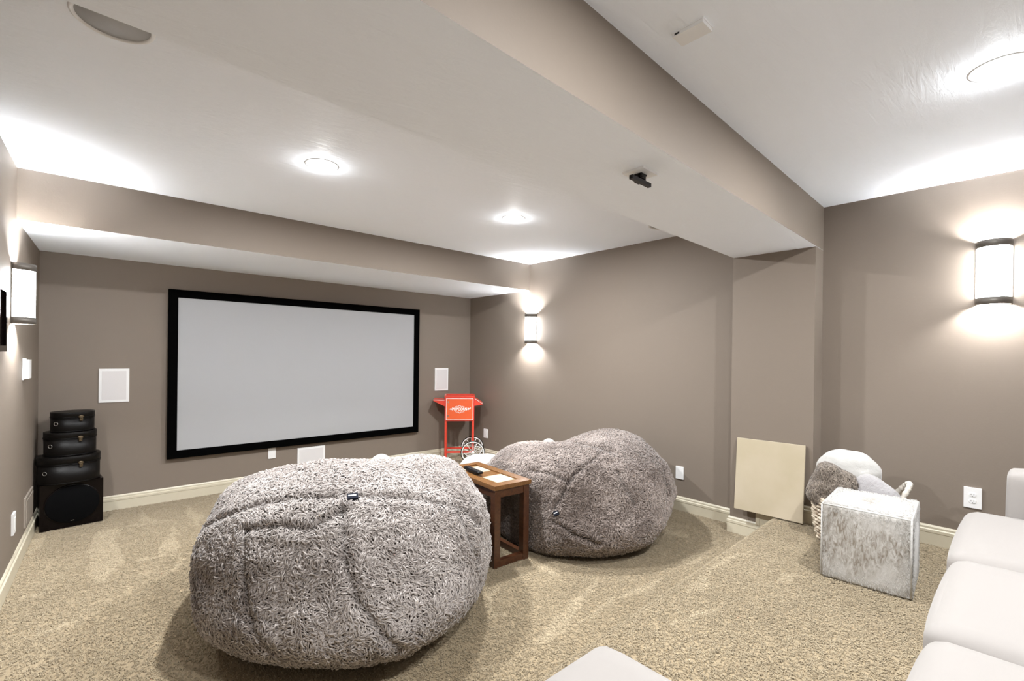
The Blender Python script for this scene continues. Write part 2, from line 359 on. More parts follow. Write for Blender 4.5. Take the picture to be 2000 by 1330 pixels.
# ------------------------------------------------------------------ room shell
def structure(o): return tag(o, kind='structure')
T_ = 0.12
bm = bmesh.new()
prism(bm, [(lx(DY) - T_, backy(lx(DY))), (RX + T_, backy(RX)), (RX + T_, DY + 0.25), (lx(DY) - T_, DY + 0.25)], -0.1, CEIL + 0.1)
structure(fin('wall_back', bm, 'wall'))
bm = bmesh.new(); prism(bm, [(RX, REAR - T_), (RX + T_, REAR - T_), (RX + T_, DY + 0.02), (RX, DY + 0.02)], -0.1, CEIL + 0.1)
structure(fin('wall_right', bm, 'wall'))
bm = bmesh.new(); prism(bm, [(lx(REAR) - T_, REAR - T_), (lx(REAR), REAR - T_), (lx(DY + .1), DY + .1), (lx(DY + .1) - T_, DY + .1)], -0.1, CEIL + 0.1)
structure(fin('wall_left', bm, 'wall'))
bm = bmesh.new(); box(bm, lx(REAR) - T_, RX + T_, REAR - T_, REAR, -0.1, CEIL + 0.1)
structure(fin('wall_rear', bm, 'wall'))
bm = bmesh.new(); box(bm, lx(REAR) - T_, RX + T_, REAR - T_, DY + .3, CEIL, CEIL + 0.12)
structure(fin('ceiling', bm, 'ceil'))
def two_tone(name, poly, z0, z1):
    bm = bmesh.new(); prism(bm, poly, z0, z1)
    bm.normal_update(); bmesh.ops.recalc_face_normals(bm, faces=bm.faces[:])
    for f in bm.faces: f.material_index = 1 if abs(f.normal.z) > 0.5 else 0
    return structure(fin(name, bm, ['wall', 'ceil']))
e_ = 0.004
tag(two_tone('trim_1', [(lx(2) - .05, bm2(lx(2))), (RX + e_, bm2(RX)), (RX + e_, bm1(RX)), (lx(2) - .05, bm1(lx(2)))], BEAMZ, CEIL + e_), 'wide dropped ceiling beam with white underside and taupe sides', None)
tag(two_tone('trim_2', [(lx(4.5) - .05, sofy(lx(4))), (RX + e_, sofy(RX)), (RX + e_, DY + .1), (lx(4.5) - .05, DY + .2)], SOFZ, CEIL + e_), 'dropped soffit along the top of the screen wall', None)
bm = bmesh.new(); box(bm, PX_, RX + e_, BY2 + .0005, BY1, 0, BEAMZ)
tag(structure(fin('trim_3', bm, 'wall')), 'taupe pilaster under the right end of the ceiling beam')

# baseboards: profile (out, up)
PROF = [(0, 0), (.016, 0), (.016, .078), (.019, .082), (.019, .098), (.012, .104), (.012, .116), (.006, .126), (0, .126)]
def baseboard(name, pts, z0=0.0, side=1):
    """pts: plan polyline on the wall face; profile sticks out to the right (side=1) of travel; mitred"""
    bm = bmesh.new(); rings = []
    P = [Vector((x, y)) for x, y in pts]
    for i, p in enumerate(P):
        d0 = (P[i] - P[i - 1]).normalized() if i else None; d1 = (P[i + 1] - P[i]).normalized() if i < len(P) - 1 else None
        n0 = Vector((d0.y, -d0.x)) * side if d0 else None; n1 = Vector((d1.y, -d1.x)) * side if d1 else None
        if n0 and n1:
            nn = (n0 + n1).normalized(); nn = nn / max(0.3, nn.dot(n0))
        else: nn = n0 or n1
        rings.append([bm.verts.new((p.x + nn.x * a, p.y + nn.y * a, z0 + b)) for a, b in PROF])
    for A, B in zip(rings, rings[1:]):
        for k in range(len(PROF) - 1): bm.faces.new((A[k], A[k + 1], B[k + 1], B[k]))
    bm.faces.new(rings[0]); bm.faces.new(rings[-1][::-1])
    return structure(fin(name, bm, 'trim'))
xl = lx(DY)
baseboard('baseboard_back', [(xl, backy(xl)), (RX, backy(RX))])
baseboard('baseboard_left', [(lx(1.2), 1.2), (lx(DY), backy(xl))])
baseboard('baseboard_right', [(RX, DY), (RX, BY1), (PX_, BY1), (PX_, stepy(PX_))])
baseboard('baseboard_platform', [(PX_, 1.36), (PX_, BY2), (RX, BY2), (RX, REAR)], PLZ)
bm = bmesh.new()
box(bm, PX_ - .0155, PX_ + .001, STEP - .03, 1.352, BB - .02, PLZ + .02)
box(bm, PX_ - .020, PX_ + .001, 1.345, 1.372, BB - .012, PLZ + BB)
structure(fin('trim_4', bm, 'trim', bevel=.002))

# ------------------------------------------------------------------ carpet
C_MID = np.array([0.37, 0.290, 0.182]); C_LO = np.array([0.215, 0.168, 0.100]); C_HI = np.array([0.575, 0.48, 0.335])
def inpoly(X, Y, poly):
    ins = np.zeros(len(X), bool); n = len(poly)
    for i in range(n):
        x0, y0 = poly[i]; x1, y1 = poly[(i + 1) % n]
        c = ((y0 > Y) != (y1 > Y)) & (X < (x1 - x0) * (Y - y0) / ((y1 - y0) if y1 != y0 else 1e-9) + x0)
        ins ^= c
    return ins
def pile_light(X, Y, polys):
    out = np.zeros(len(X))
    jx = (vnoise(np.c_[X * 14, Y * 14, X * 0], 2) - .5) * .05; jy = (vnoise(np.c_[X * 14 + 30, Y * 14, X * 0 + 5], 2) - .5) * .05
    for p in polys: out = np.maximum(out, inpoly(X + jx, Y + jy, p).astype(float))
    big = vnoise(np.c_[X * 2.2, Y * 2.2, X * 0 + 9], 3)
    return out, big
def carpet(name, x0, x1, y0, y1f, z, polys, dens, seed, edge=None):
    rng = np.random.RandomState(seed); st = 0.03
    nx = int((x1 - x0) / st) + 1; ny = int(5.5 / st) + 1
    gx = np.linspace(x0, x1, nx); ymax = y1f(gx); t = np.linspace(0, 1, max(3, int((ymax.max() - y0) / st)))
    X, Tt = np.meshgrid(gx, t); Yg = y0 + Tt * (y1f(X) - y0); Zg = np.full_like(X, z)
    nr, nc = X.shape
    V = np.c_[X.ravel(), Yg.ravel(), Zg.ravel()]
    i = np.arange(nr - 1)[:, None] * nc + np.arange(nc - 1)[None]
    Q = np.stack([i, i + 1, i + nc + 1, i + nc], -1).reshape(-1, 4)
    lo = z - 0.08 if edge is None else 0.0
    # skirt/nosing at the far edge and a closed underside
    drop = [(0.006, -.004), (0.012, -.014), (0.012, lo - z + .001)]
    if edge is None: drop = [(0.0, -.08)]
    prev = (nr - 1) * nc + np.arange(nc); parts = [V]; tot = len(V)
    for dy, dz in drop:
        r = np.c_[gx, y1f(gx) + dy, np.full(nc, z + dz)]; cur = tot + np.arange(nc); parts.append(r); tot += nc
        Q = np.vstack([Q, np.c_[prev[:-1], prev[1:], cur[1:], cur[:-1]]]); prev = cur
    r = np.c_[gx, np.full(nc, y0), np.full(nc, lo)]; cur = tot + np.arange(nc); parts.append(r)
    Q = np.vstack([Q, np.c_[prev[:-1], prev[1:], cur[1:], cur[:-1]], np.c_[cur[:-1], cur[1:], np.arange(nc)[1:], np.arange(nc)[:-1]]])
    V = np.vstack(parts)
    li, big = pile_light(V[:, 0], V[:, 1], polys)
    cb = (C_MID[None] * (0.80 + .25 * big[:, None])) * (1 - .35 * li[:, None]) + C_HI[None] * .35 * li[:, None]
    # pile
    tx, ty, far = dens
    PX = x0 + rng.rand(tx) * (x1 - x0); PY = y0 + ty(rng.rand(tx)) * (y1f(PX) - y0)
    P = np.c_[PX, PY, np.full(tx, z)]
    if edge is not None:
        ne = 9000; ex = x0 + rng.rand(ne) * (x1 - x0); P = np.vstack([P, np.c_[ex, y1f(ex) + .004 + .006 * rng.rand(ne), z - .002 - .008 * rng.rand(ne)]])
    n = len(P); N = np.tile([0, 0, 1.0], (n, 1)) + (rng.rand(n, 3) - .5) * .5; N = nrm(N)
    a = 2.2 + (vnoise(np.c_[P[:, :2] * 1.3, P[:, 2] * 0], 2) - .5) * 5 + (rng.rand(n) - .5) * 2.4
    T = np.c_[np.cos(a), np.sin(a), np.zeros(n)]; T = nrm(T - N * (T * N).sum(1, keepdims=True))
    dist = np.hypot(P[:, 0], P[:, 1]); sc = np.clip(dist / 2.4, .8, 1.6)
    tv, tq, tu = tufts(P, N, T, 0.0145 * sc, 0.0031, 0.0062, 0.0020, 3, rng)
    li, big = pile_light(P[:, 0], P[:, 1], polys)
    rr = rng.rand(n)[:, None]; k = (0.30 + 0.7 * rr) * (0.75 + .5 * big[:, None])
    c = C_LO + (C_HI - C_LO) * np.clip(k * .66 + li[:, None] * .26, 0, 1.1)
    c = np.repeat(c, 12, axis=0) * (0.55 + 0.50 * np.sin(np.pi * tu))[:, None]
    V2, Q2 = join([(V, Q), (tv, tq)])
    return np_mesh(name, V2, Q2, 'carpet', col=np.vstack([cb, c]))
structure(carpet('floor', lx(0) - .02, RX + .01, 1.0, lambda x: x * 0 + DY + .12, 0.0, LOW, (230000, lambda u: u ** 1.5, 0), 3))
structure(carpet('floor.001', lx(REAR) - .02, RX + .01, REAR - .05, lambda x: stepy(x), PLZ, PLAT, (190000, lambda u: 1 - (1 - u) ** 1 * 0 - (1 - u) * .75, 0), 4, edge=True))
tag(bpy.data.objects['floor.001'], 'raised carpeted platform that the sofa stands on')

# ------------------------------------------------------------------ lamps
def point(name, loc, watts, r, parent, col=(.955, .98, 1.0)):
    ld = bpy.data.lights.new(name, 'POINT'); ld.energy = watts; ld.shadow_soft_size = r; ld.color = col
    o = bpy.data.objects.new(name, ld); COL.objects.link(o); o.location = loc; o.parent = parent; return o
def downlight(x, y, label, k=1.0, kh=1.0):
    t = thing('recessed_downlight', label, 'ceiling light', (x, y, CEIL), group='recessed ceiling downlights')
    bm = bmesh.new(); lathe(bm, [(.0610, .001), (.0610, -.0015), (.066, -.0025), (.088, -.0022), (.094, -.001), (.094, .001)], 48)
    fin('trim_ring', bm, 'white_plastic', t)
    bm = bmesh.new(); lathe(bm, [(.0615, .0), (.0615, -.002), (.050, -.006), (.028, -.009), (.00005, -.010)], 40)
    fin('lens', bm, 'lens', t)
    ld = bpy.data.lights.new('bulb', 'AREA'); ld.shape = 'DISK'; ld.size = .11; ld.energy = DOWN_W * k; ld.color = (.955, .98, 1.0)
    o = bpy.data.objects.new('bulb', ld); COL.objects.link(o); o.location = (0, 0, -.018); o.parent = t
    point('bulb', (0, 0, -.036), HALO_W * kh, .016, t)
    return t
downlight(1.017, 2.79, 'round white ceiling downlight in front of the left half of the screen')
downlight(2.534, 2.785, 'round white ceiling downlight nearer the far right wall, before the soffit')
downlight(2.537, 0.075, 'round white ceiling downlight on the near side of the beam, above the sofa', .60, 1.3)
downlight(1.02, 0.075, 'round white ceiling downlight above the chaise end of the sofa', .60, 1.3)
def sconce(loc, rz, h, label, k=1.0):
    t = thing('wall_sconce', label, 'wall lamp', loc, rz, group='half-round wall sconces')
    a, d = .078, .100
    def arc(k, s=1.0, n=24): return [(a * s * math.cos(math.pi * i / n), .004 + (d - .004) * s * math.sin(math.pi * i / n)) for i in range(n + 1)]
    def shell(bm, so, si, z0, z1):
        O, I = arc(0, so), arc(0, si); R_ = []
        for pts, zz in ((O, z0), (O, z1), (I, z1), (I, z0)): R_.append([bm.verts.new((x, y, zz)) for x, y in pts])
        for q in range(4):
            A, B = R_[q], R_[(q + 1) % 4]
            for i in range(24):
                f = bm.faces.new((A[i], A[i + 1], B[i + 1], B[i])); f.smooth = True
        for i in (0, 24): bm.faces.new([R_[q][i] for q in range(4)])
    bm = bmesh.new(); shell(bm, .95, .91, -h / 2 + .028, h / 2 - .028); fin('shade', bm, 'shade', t)
    for s in (-1, 1):
        bm = bmesh.new(); z = s * (h / 2 - .020); shell(bm, 1.0, .93, z - .020, z + .020); tag(fin('band', bm, 'bronze', t), 'dark bronze band')
    bm = bmesh.new(); box(bm, -a, a, 0, .006, -h / 2, h / 2); fin('back_plate', bm, 'bronze', t, bevel=.002)
    bm = bmesh.new(); tube(bm, [(0, .045, -.06), (0, .045, .06)], .012); fin('lamp_holder', bm, 'white_plastic', t)
    for s in (-1, 1): point('bulb', (0, .052, s * (h / 2 - .050)), SCONCE_W * k, .018, t)
    return t
sconce((lx(4.02), 4.02, 1.70), -math.pi / 2 - LA, .355, 'lit half-round sconce on the left wall above the stacked cases')
sconce((RX, 4.0, 1.695), math.pi / 2, .355, 'lit sconce on the far right wall between the popcorn cart and the beam')
sconce((RX, .137, 1.892), math.pi / 2, .375, 'largest-looking lit sconce on the right wall above the sofa end', .55)

# ------------------------------------------------------------------ screen wall
t = thing('projection_screen', 'wide white projection screen in a thick black frame', 'screen', (0, 0, 0))
t.location = (1.85, backy(1.85), 0); t.rotation_euler = (0, 0, SK)
x0, x1, z0, z1, fw = .554 - 1.85, 3.132 - 1.85, .392, 1.938, .072
bm = bmesh.new()
O = [(x0, z0), (x1, z0), (x1, z1), (x0, z1)]; I = [(x0 + fw, z0 + fw), (x1 - fw, z0 + fw), (x1 - fw, z1 - fw), (x0 + fw, z1 - fw)]
vo = [[bm.verts.new((x, y, z)) for x, z in L] for L, y in ((O, -.012), (O, -.052), (I, -.046), (I, -.012))]
for q in range(4):
    A, B = vo[q], vo[(q + 1) % 4]
    for i in range(4): bm.faces.new((A[i], A[(i + 1) % 4], B[(i + 1) % 4], B[i]))
fin('frame', bm, 'black_felt', t, bevel=.003)
bm = bmesh.new(); box(bm, x0 + fw - .01, x1 - fw + .01, -.040, -.030, z0 + fw - .01, z1 - fw + .01); tag(fin('screen_fabric', bm, 'screen', t), 'blank white screen surface')
def wall_plate(name, label, cat, loc, rz, w, h, kind, group=None, depth=.010):
    """local x along the wall, -y out of the wall"""
    t = thing(name, label, cat, loc, rz, group)
    bm = bmesh.new(); box(bm, -w / 2, w / 2, -depth, 0, -h / 2, h / 2)
    fin('plate' if kind != 'speaker' else 'frame', bm, 'white_plastic', t, bevel=.0025)
    if kind == 'speaker':
        bm = bmesh.new(); q = .020; box(bm, -w / 2 + q, w / 2 - q, -depth - .002, -depth + .002, -h / 2 + q, h / 2 - q)
        tag(fin('grille', bm, 'grille', t, bevel=.001), 'pale grey grille')
    if kind == 'duplex':
        for s in (-1, 1):
            bm = bmesh.new(); lathe(bm, [(.016, 0), (.016, .0035), (.0145, .0045)], 24, 1.0, .82, 2.6, 0, Matrix.Translation((0, -depth + .001, s * .0195)) @ Matrix.Rotation(math.pi / 2, 4, 'X'))
            f = fin('receptacle', bm, 'white_plastic', t)
            bm = bmesh.new()
            for dx in (-.006, .006): box(bm, dx - .001, dx + .001, -depth - .0042, -depth - .003, s * .0195 - .002, s * .0195 + .006)
            box(bm, -.002, .002, -depth - .0042, -depth - .003, s * .0195 - .010, s * .0195 - .006)
            fin('slots', bm, 'slot', f)
    if kind == 'decora':
        bm = bmesh.new(); box(bm, -.0165, .0165, -depth - .002, -depth + .001, -.033, .033); fin('insert', bm, 'white_plastic', t, bevel=.001)
    return t
def on_back(x, z): return (x, backy(x), z)
wall_plate('wall_speaker', 'square white wall speaker left of the screen above the black cases', 'speaker', on_back(.185, 1.074), SK, .20, .288, 'speaker', 'in-wall speakers around the screen')
wall_plate('wall_speaker', 'white wall speaker right of the screen above the red popcorn cart', 'speaker', on_back(3.498, 1.046), SK, .205, .298, 'speaker', 'in-wall speakers around the screen')
wall_plate('wall_speaker', 'low horizontal white wall speaker below the screen', 'speaker', on_back(1.835, .242), SK, .29, .215, 'speaker', 'in-wall speakers around the screen')
wall_plate('wall_outlet', 'white wall outlet plate below the screen, left of the low speaker', 'outlet', on_back(1.438, .335), SK, .072, .118, 'decora')
R90 = math.pi / 2
wall_plate('wall_outlet', 'white outlet on the right wall beside the popcorn cart wheel', 'outlet', (RX, 4.853, .330), -R90, .075, .118, 'decora')
wall_plate('wall_outlet', 'blank white plate on the right wall beside the right fur bag', 'outlet', (RX, 2.09, .338), -R90, .075, .112, 'plain')
wall_plate('wall_outlet', 'white duplex outlet on the right wall behind the sofa end', 'outlet', (RX, .213, .548), -R90, .078, .122, 'duplex')
wall_plate('wall_outlet', 'white outlet plate low on the left wall near the subwoofer', 'outlet', (lx(4.1), 4.09, .327), R90 - LA, .095, .125, 'decora')
t = thing('thermostat', 'small white box on the left wall below the left sconce', 'wall control', (lx(4.56), 4.47, 1.243), R90 - LA)
bm = bmesh.new(); box(bm, -.065, .065, -.006, 0, -.070, .070); fin('back_plate', bm, 'white_plastic', t, bevel=.002)
bm = bmesh.new(); box(bm, -.056, .056, -.030, -.005, -.062, .062); fin('cover', bm, 'white_plastic', t, smooth=True, bevel=.010, seg=4)
t = thing('access_panel', 'taupe access panel low on the left wall beside the subwoofer', 'wall panel', (lx(4.75), 4.74, .262), R90 - LA)
bm = bmesh.new(); box(bm, -.19, .19, -.010, 0, -.10, .10); fin('frame', bm, 'access', t, bevel=.003)
bm = bmesh.new(); box(bm, -.165, .165, -.013, -.008, -.075, .075); fin('door', bm, 'access', t, bevel=.002)
t = thing('picture_frame', 'black framed picture on the left wall at the photo edge', 'picture', (lx(3.2), 3.16, 1.53), R90 - LA)
bm = bmesh.new()
for a_, b_, c_, d_ in ((-.45, .45, -.17, -.14), (-.45, .45, .14, .17), (-.45, -.42, -.14, .14), (.42, .45, -.14, .14)): box(bm, a_, b_, -.028, 0, c_, d_)
fin('frame', bm, 'black_gloss', t)
bm = bmesh.new(); box(bm, -.42, .42, -.016, -.004, -.14, .14); fin('glass', bm, 'black_gloss', t)

# ------------------------------------------------------------------ ceiling fittings
for x, y, r, lab in ((.061, 2.066, .112, 'round in-ceiling speaker half hidden behind the beam at upper left'), (3.555, 2.045, .125, 'round in-ceiling speaker peeking past the beam near the right wall')):
    t = thing('ceiling_speaker', lab, 'ceiling speaker', (x, y, CEIL), group='round in-ceiling speakers')
    bm = bmesh.new(); lathe(bm, [(r * .88, .001), (r * .88, -.004), (r * .93, -.010), (r, -.006), (r, .001)], 64); fin('trim_ring', bm, 'white_plastic', t)
    bm = bmesh.new(); lathe(bm, [(r * .885, .0), (r * .885, -.003), (.0001, -.004)], 64); tag(fin('grille', bm, 'grille_ceil', t), 'grey perforated grille')
t = thing('motion_sensor_mount', 'black sensor bar on a square white plate under the ceiling beam', 'sensor', (1.755, 1.125, BEAMZ), .02)
bm = bmesh.new(); box(bm, -.057, .057, -.050, .050, -.010, 0); fin('mounting_plate', bm, 'white_plastic', t, bevel=.002)
bm = bmesh.new(); box(bm, -.022, .022, -.020, .020, -.016, -.009); box(bm, -.020, .014, -.020, .016, -.044, -.015); box(bm, -.026, -.016, -.008, .012, -.034, -.014); box(bm, .012, .024, -.006, .010, -.030, -.014)
fin('bracket', bm, 'black_gloss', t, bevel=.002)
bm = bmesh.new(); tube(bm, [(-.040, -.036, -.056), (-.012, -.016, -.036)], .012); fin('swivel_joint', bm, 'black_gloss', t)
bm = bmesh.new(); box(bm, -.130, .014, -.046, -.030, -.071, -.055); fin('sensor_bar', bm, 'black_gloss', t, smooth=True, bevel=.005, seg=4)
t = thing('smoke_sensor', 'small white rectangular sensor cover on the near ceiling', 'sensor', (1.504, .770, CEIL), 0)
bm = bmesh.new(); box(bm, -.036, .036, -.056, .056, -.004, 0); fin('back_plate', bm, 'white_plastic', t)
bm = bmesh.new(); box(bm, -.034, .034, -.053, .053, -.015, -.003); fin('cover', bm, 'white_plastic', t, smooth=True, bevel=.006, seg=3)
bm = bmesh.new(); box(bm, -.0345, -.0335, .028, .045, -.012, -.006); fin('slot', bm, 'slot', t)

# ------------------------------------------------------------------ subwoofer and the oval cases
t = thing('subwoofer', 'glossy black subwoofer cabinet on the carpet in the left corner', 'speaker', (-.066, 4.967, 0.006), .10)
bm = bmesh.new(); box(bm, -.181, .181, 0, .27, 0, .345); fin('cabinet', bm, 'black_gloss', t, bevel=.003)
bm = bmesh.new(); lathe(bm, [(.158, 0), (.158, .007), (.150, .011), (.0001, .013)], 64, 1, .93, 2.0, 0, Matrix.Translation((.002, .0, .178)) @ Matrix.Rotation(math.pi / 2, 4, 'X')); fin('driver_grille', bm, 'black_cloth', t)
bm = bmesh.new(); lathe(bm, [(.158, 0), (.163, .002), (.163, .006), (.158, .008)], 64, 1, .93, 2.0, 0, Matrix.Translation((.002, .0, .178)) @ Matrix.Rotation(math.pi / 2, 4, 'X')); fin('grille_ring', bm, 'black_gloss', t)
bm = bmesh.new(); box(bm, -.010, .010, -.0145, -.012, .051, .054); fin('badge', bm, 'nickel', t)
def case(cx, cy, z, rx, ry, h, lid, rz, label):
    t = thing('oval_case', label, 'case', (cx, cy, z), rz, group='stacked black oval cases')
    hb = h - lid
    bm = bmesh.new(); lathe(bm, [(.985, 0), (1.0, .004), (1.0, hb)], 72, rx, ry, 2.35); fin('body', bm, 'leather', t)
    bm = bmesh.new(); lathe(bm, [(1.0, hb), (1.02, hb + .001), (1.02, h - .008), (1.0, h - .001), (.96, h)], 72, rx, ry, 2.35); l_ = fin('lid', bm, 'leather', t)
    bm = bmesh.new()
    def ov(s, zz, n=72):
        o = []
        for k in range(n):
            a = 2 * math.pi * k / n; c, q = math.cos(a), math.sin(a); g = (abs(c) ** 2.35 + abs(q) ** 2.35) ** (-1 / 2.35)
            o.append((s * rx * c * g, s * ry * q * g, zz))
        return o
    for s, zz in ((1.02, hb + .004), (1.0, hb - .006), (1.01, .006)): tube(bm, ov(s, zz), .0028, 6, True)
    tube(bm, ov(1.005, h - .003), .0028, 6, True)
    fin('piping', bm, 'leather', t)
    # clasp on the front, ring at the left
    bm = bmesh.new(); y = -ry * 1.035
    lathe(bm, [(.013, 0), (.013, .003), (.004, .006)], 20, 1.3, 1.0, 2.0, 0, Matrix.Translation((rx * .28, y * .985, hb + .006)) @ Matrix.Rotation(math.pi / 2, 4, 'X'))
    box(bm, rx * .28 - .009, rx * .28 + .009, y - .004, y + .008, hb - .026, hb + .012)
    tube(bm, [(rx * .28 + .009 * math.cos(a), y - .006, hb - .012 + .011 * math.sin(a)) for a in [k * math.pi / 6 for k in range(12)]], .0022, 6, True)
    tag(fin('clasp', bm, 'brass', t), 'small brass clasp')
    a = math.radians(222); c, q = math.cos(a), math.sin(a); g = (abs(c) ** 2.35 + abs(q) ** 2.35) ** (-1 / 2.35)
    p = Vector((rx * c * g, ry * q * g, hb * .62)); n_ = Vector((c / rx, q / ry, 0)).normalized(); s_ = Vector((-n_.y, n_.x, 0))
    bm = bmesh.new(); tube(bm, [p + n_ * .006 + (s_ * math.cos(b) + Vector((0, 0, 1)) * math.sin(b)) * .013 for b in [k * math.pi / 8 for k in range(16)]], .0022, 6, True)
    tag(fin('ring', bm, 'nickel', t), 'metal ring')
case(-.088, 5.065, .352, .182, .150, .205, .060, .12, 'largest black oval case, bottom of the stack on the subwoofer')
case(-.082, 5.075, .558, .152, .132, .180, .048, .12, 'middle black oval case of the stack on the subwoofer')
case(-.070, 5.080, .739, .128, .112, .150, .042, .12, 'smallest black oval case on top of the stack')

# ------------------------------------------------------------------ popcorn cart (local x = to the right as seen, y = away)
t = thing('popcorn_cart', 'red popcorn cart with white spoked wheels in the far right corner', 'cart', (3.585, 4.93, 0), -YAW + .105)
t.scale = (1, 1, .96)
bm = bmesh.new()
box(bm, -.185, .185, -.15, .15, .56, .575); box(bm, -.185, .185, -.15, -.142, .57, .875); box(bm, -.185, .185, .142, .15, .57, .875)
box(bm, -.185, -.177, -.142, .142, .57, .875); box(bm, .177, .185, -.142, .142, .57, .875)
fin('cabinet', bm, 'red', t, bevel=.002)
bm = bmesh.new()
for a_, b_, c_, d_ in ((-.19, .19, -.157, -.138), (-.19, .19, .138, .157), (-.19, -.171, -.138, .138), (.171, .19, -.138, .138)): box(bm, a_, b_, c_, d_, .868, .895)
fin('top_rim', bm, 'red', t, bevel=.003)
bm = bmesh.new(); box(bm, -.176, .176, -.141, .141, .845, .852); fin('tray', bm, 'red_dark', t)
bm = bmesh.new(); box(bm, -.165, .165, -.158, -.149, .582, .852); door = fin('door', bm, 'orange_red', t, bevel=.002)
bm = bmesh.new()
for a_, b_, c_, d_ in ((-.169, .169, .576, .581), (-.169, .169, .853, .858), (-.169, -.164, .581, .853), (.164, .169, .581, .853)): box(bm, a_, b_, -.1600, -.1585, c_, d_)
tag(fin('border', bm, 'white_paint', door), 'thin white border line')
for z in (.63, .81):
    bm = bmesh.new(); box(bm, -.150, -.138, -.1600, -.1580, z - .012, z + .012); fin('hinge', bm, 'nickel', door)
def text(s, size, parent, m, loc, name='lettering', sx=1.0):
    cu = bpy.data.curves.new('txt', 'FONT'); cu.body = s; cu.size = size; cu.align_x = 'CENTER'; cu.align_y = 'CENTER'; cu.extrude = .0006; cu.offset = size * .03
    o = bpy.data.objects.new('txt', cu); COL.objects.link(o)
    bpy.context.view_layer.update()
    me = bpy.data.meshes.new_from_object(o.evaluated_get(bpy.context.evaluated_depsgraph_get()))
    bpy.data.objects.remove(o)
    for v in me.vertices: v.co = Vector((v.co.x * sx + loc[0], loc[1] - v.co.z, v.co.y + loc[2]))
    o = link(name, me, parent); me.materials.clear(); me.materials.append(M[m]); return o
text('POPCORN', .050, door, 'white_paint', (0, -.1592, .717), sx=.80)
for s in (-1, 1):
    def fl(pts, r=.0026):
        bm = bmesh.new(); tube(bm, [(x, -.1592, z) for x, z in pts], r, 6); tag(fin('ornament', bm, 'white_paint', door), 'white scroll ornament around the word')
    fl([(s * .092, .717), (s * .135, .717)], .0035); fl([(s * .118, .717), (s * .108, .728), (s * .098, .717), (s * .108, .706), (s * .118, .717)], .004)
    fl([(s * .005, .757), (s * .02, .753), (s * .032, .757), (s * .048, .750), (s * .060, .753)]); fl([(s * .004, .677), (s * .02, .681), (s * .032, .677), (s * .048, .684), (s * .060, .681)])
    fl([(s * .012, .762), (s * .0, .768)], .004); fl([(s * .012, .672), (s * .0, .666)], .004)
    if s > 0: fl([(.112, .735), (.118, .726), (.135, .722), (.137, .742)], .003)
for x, y, z0 in ((-.172, -.135, .008), (-.172, .135, .008), (.172, -.135, .13), (.172, .135, .13)):
    bm = bmesh.new(); box(bm, x - .012, x + .012, y - .012, y + .012, z0, .565); fin('leg', bm, 'red', t, bevel=.002)
for y, z in ((-.135, .150), (.135, .150)):
    bm = bmesh.new(); box(bm, -.16, .16, y - .008, y + .008, z - .011, z + .011); fin('crossbar', bm, 'red', t, bevel=.002)
for s in (-1, 1):
    bm = bmesh.new(); x = s * .172; box(bm, x - .008, x + .008, -.123, .123, .140, .160); fin('side_rail', bm, 'red', t, bevel=.002)
# folding side shelves on sloped brackets
def shelf(s, zi, zo, zb, out):
    bm = bmesh.new()
    a = bm.verts
    def q(xs, z, y): return bm.verts.new((s * xs, y, z))
    for y0, y1 in ((-.145, -.137), (.137, .145)):
        A = [q(.186, zi, y0), q(.186 + out, zo, y0), q(.186 + out, zo - .012, y0), q(.186, zb, y0)]
        B = [q(.186, zi, y1), q(.186 + out, zo, y1), q(.186 + out, zo - .012, y1), q(.186, zb, y1)]
        bm.faces.new(A); bm.faces.new(B[::-1])
        for i in range(4): bm.faces.new((A[i], A[(i + 1) % 4], B[(i + 1) % 4], B[i]))
    A = [q(.186, zi, -.137), q(.186 + out, zo, -.137), q(.186 + out, zo, .137), q(.186, zi, .137)]
    B = [q(.186, zi - .008, -.137), q(.186 + out, zo - .008, -.137), q(.186 + out, zo - .008, .137), q(.186, zi - .008, .137)]
    bm.faces.new(A); bm.faces.new(B[::-1])
    for i in range(4): bm.faces.new((A[i], A[(i + 1) % 4], B[(i + 1) % 4], B[i]))
    o = fin('side_shelf', bm, 'red', t)
    bm = bmesh.new(); tube(bm, [(s * .19, -.147, zi - .003), (s * (.184 + out), -.147, zo - .003)], .0028, 6); tube(bm, [(s * (.186 + out), -.14, zo - .004), (s * (.186 + out), .14, zo - .004)], .003, 6)
    tag(fin('edge_piping', bm, 'white_paint', o), 'white edge line')
shelf(-1, .835, .838, .752, .145); shelf(1, .858, .790, .760, .105)
for yw in (-.185, .175):
    w_ = bmesh.new(); Mx = Matrix.Translation((.172, yw, .152)) @ Matrix.Rotation(math.pi / 2, 4, 'X')
    circ = [Mx @ Vector((.137 * math.cos(k * math.pi / 24), .137 * math.sin(k * math.pi / 24), 0)) for k in range(48)]
    tube(w_, circ, .0075, 8, True); rim = fin('wheel', w_, 'white_paint', t)
    w_ = bmesh.new(); tube(w_, [Mx @ Vector((.146 * math.cos(k * math.pi / 24), .146 * math.sin(k * math.pi / 24), 0)) for k in range(48)], .0062, 8, True); tag(fin('tyre', w_, 'rubber', rim), 'black rubber tyre')
    w_ = bmesh.new()
    for k in range(12):
        a = k * math.pi / 6 + .12; tube(w_, [Mx @ Vector((.015 * math.cos(a), .015 * math.sin(a), 0)), Mx @ Vector((.133 * math.cos(a), .133 * math.sin(a), 0))], .0032, 6)
    lathe(w_, [(.0001, .012), (.014, .012), (.018, .006), (.018, -.006), (.014, -.012), (.0001, -.012)], 20, mat4=Mx); fin('spokes', w_, 'white_paint', rim)
bm = bmesh.new(); tube(bm, [(.172, -.19, .152), (.172, .18, .152)], .006); fin('axle', bm, 'nickel', t)

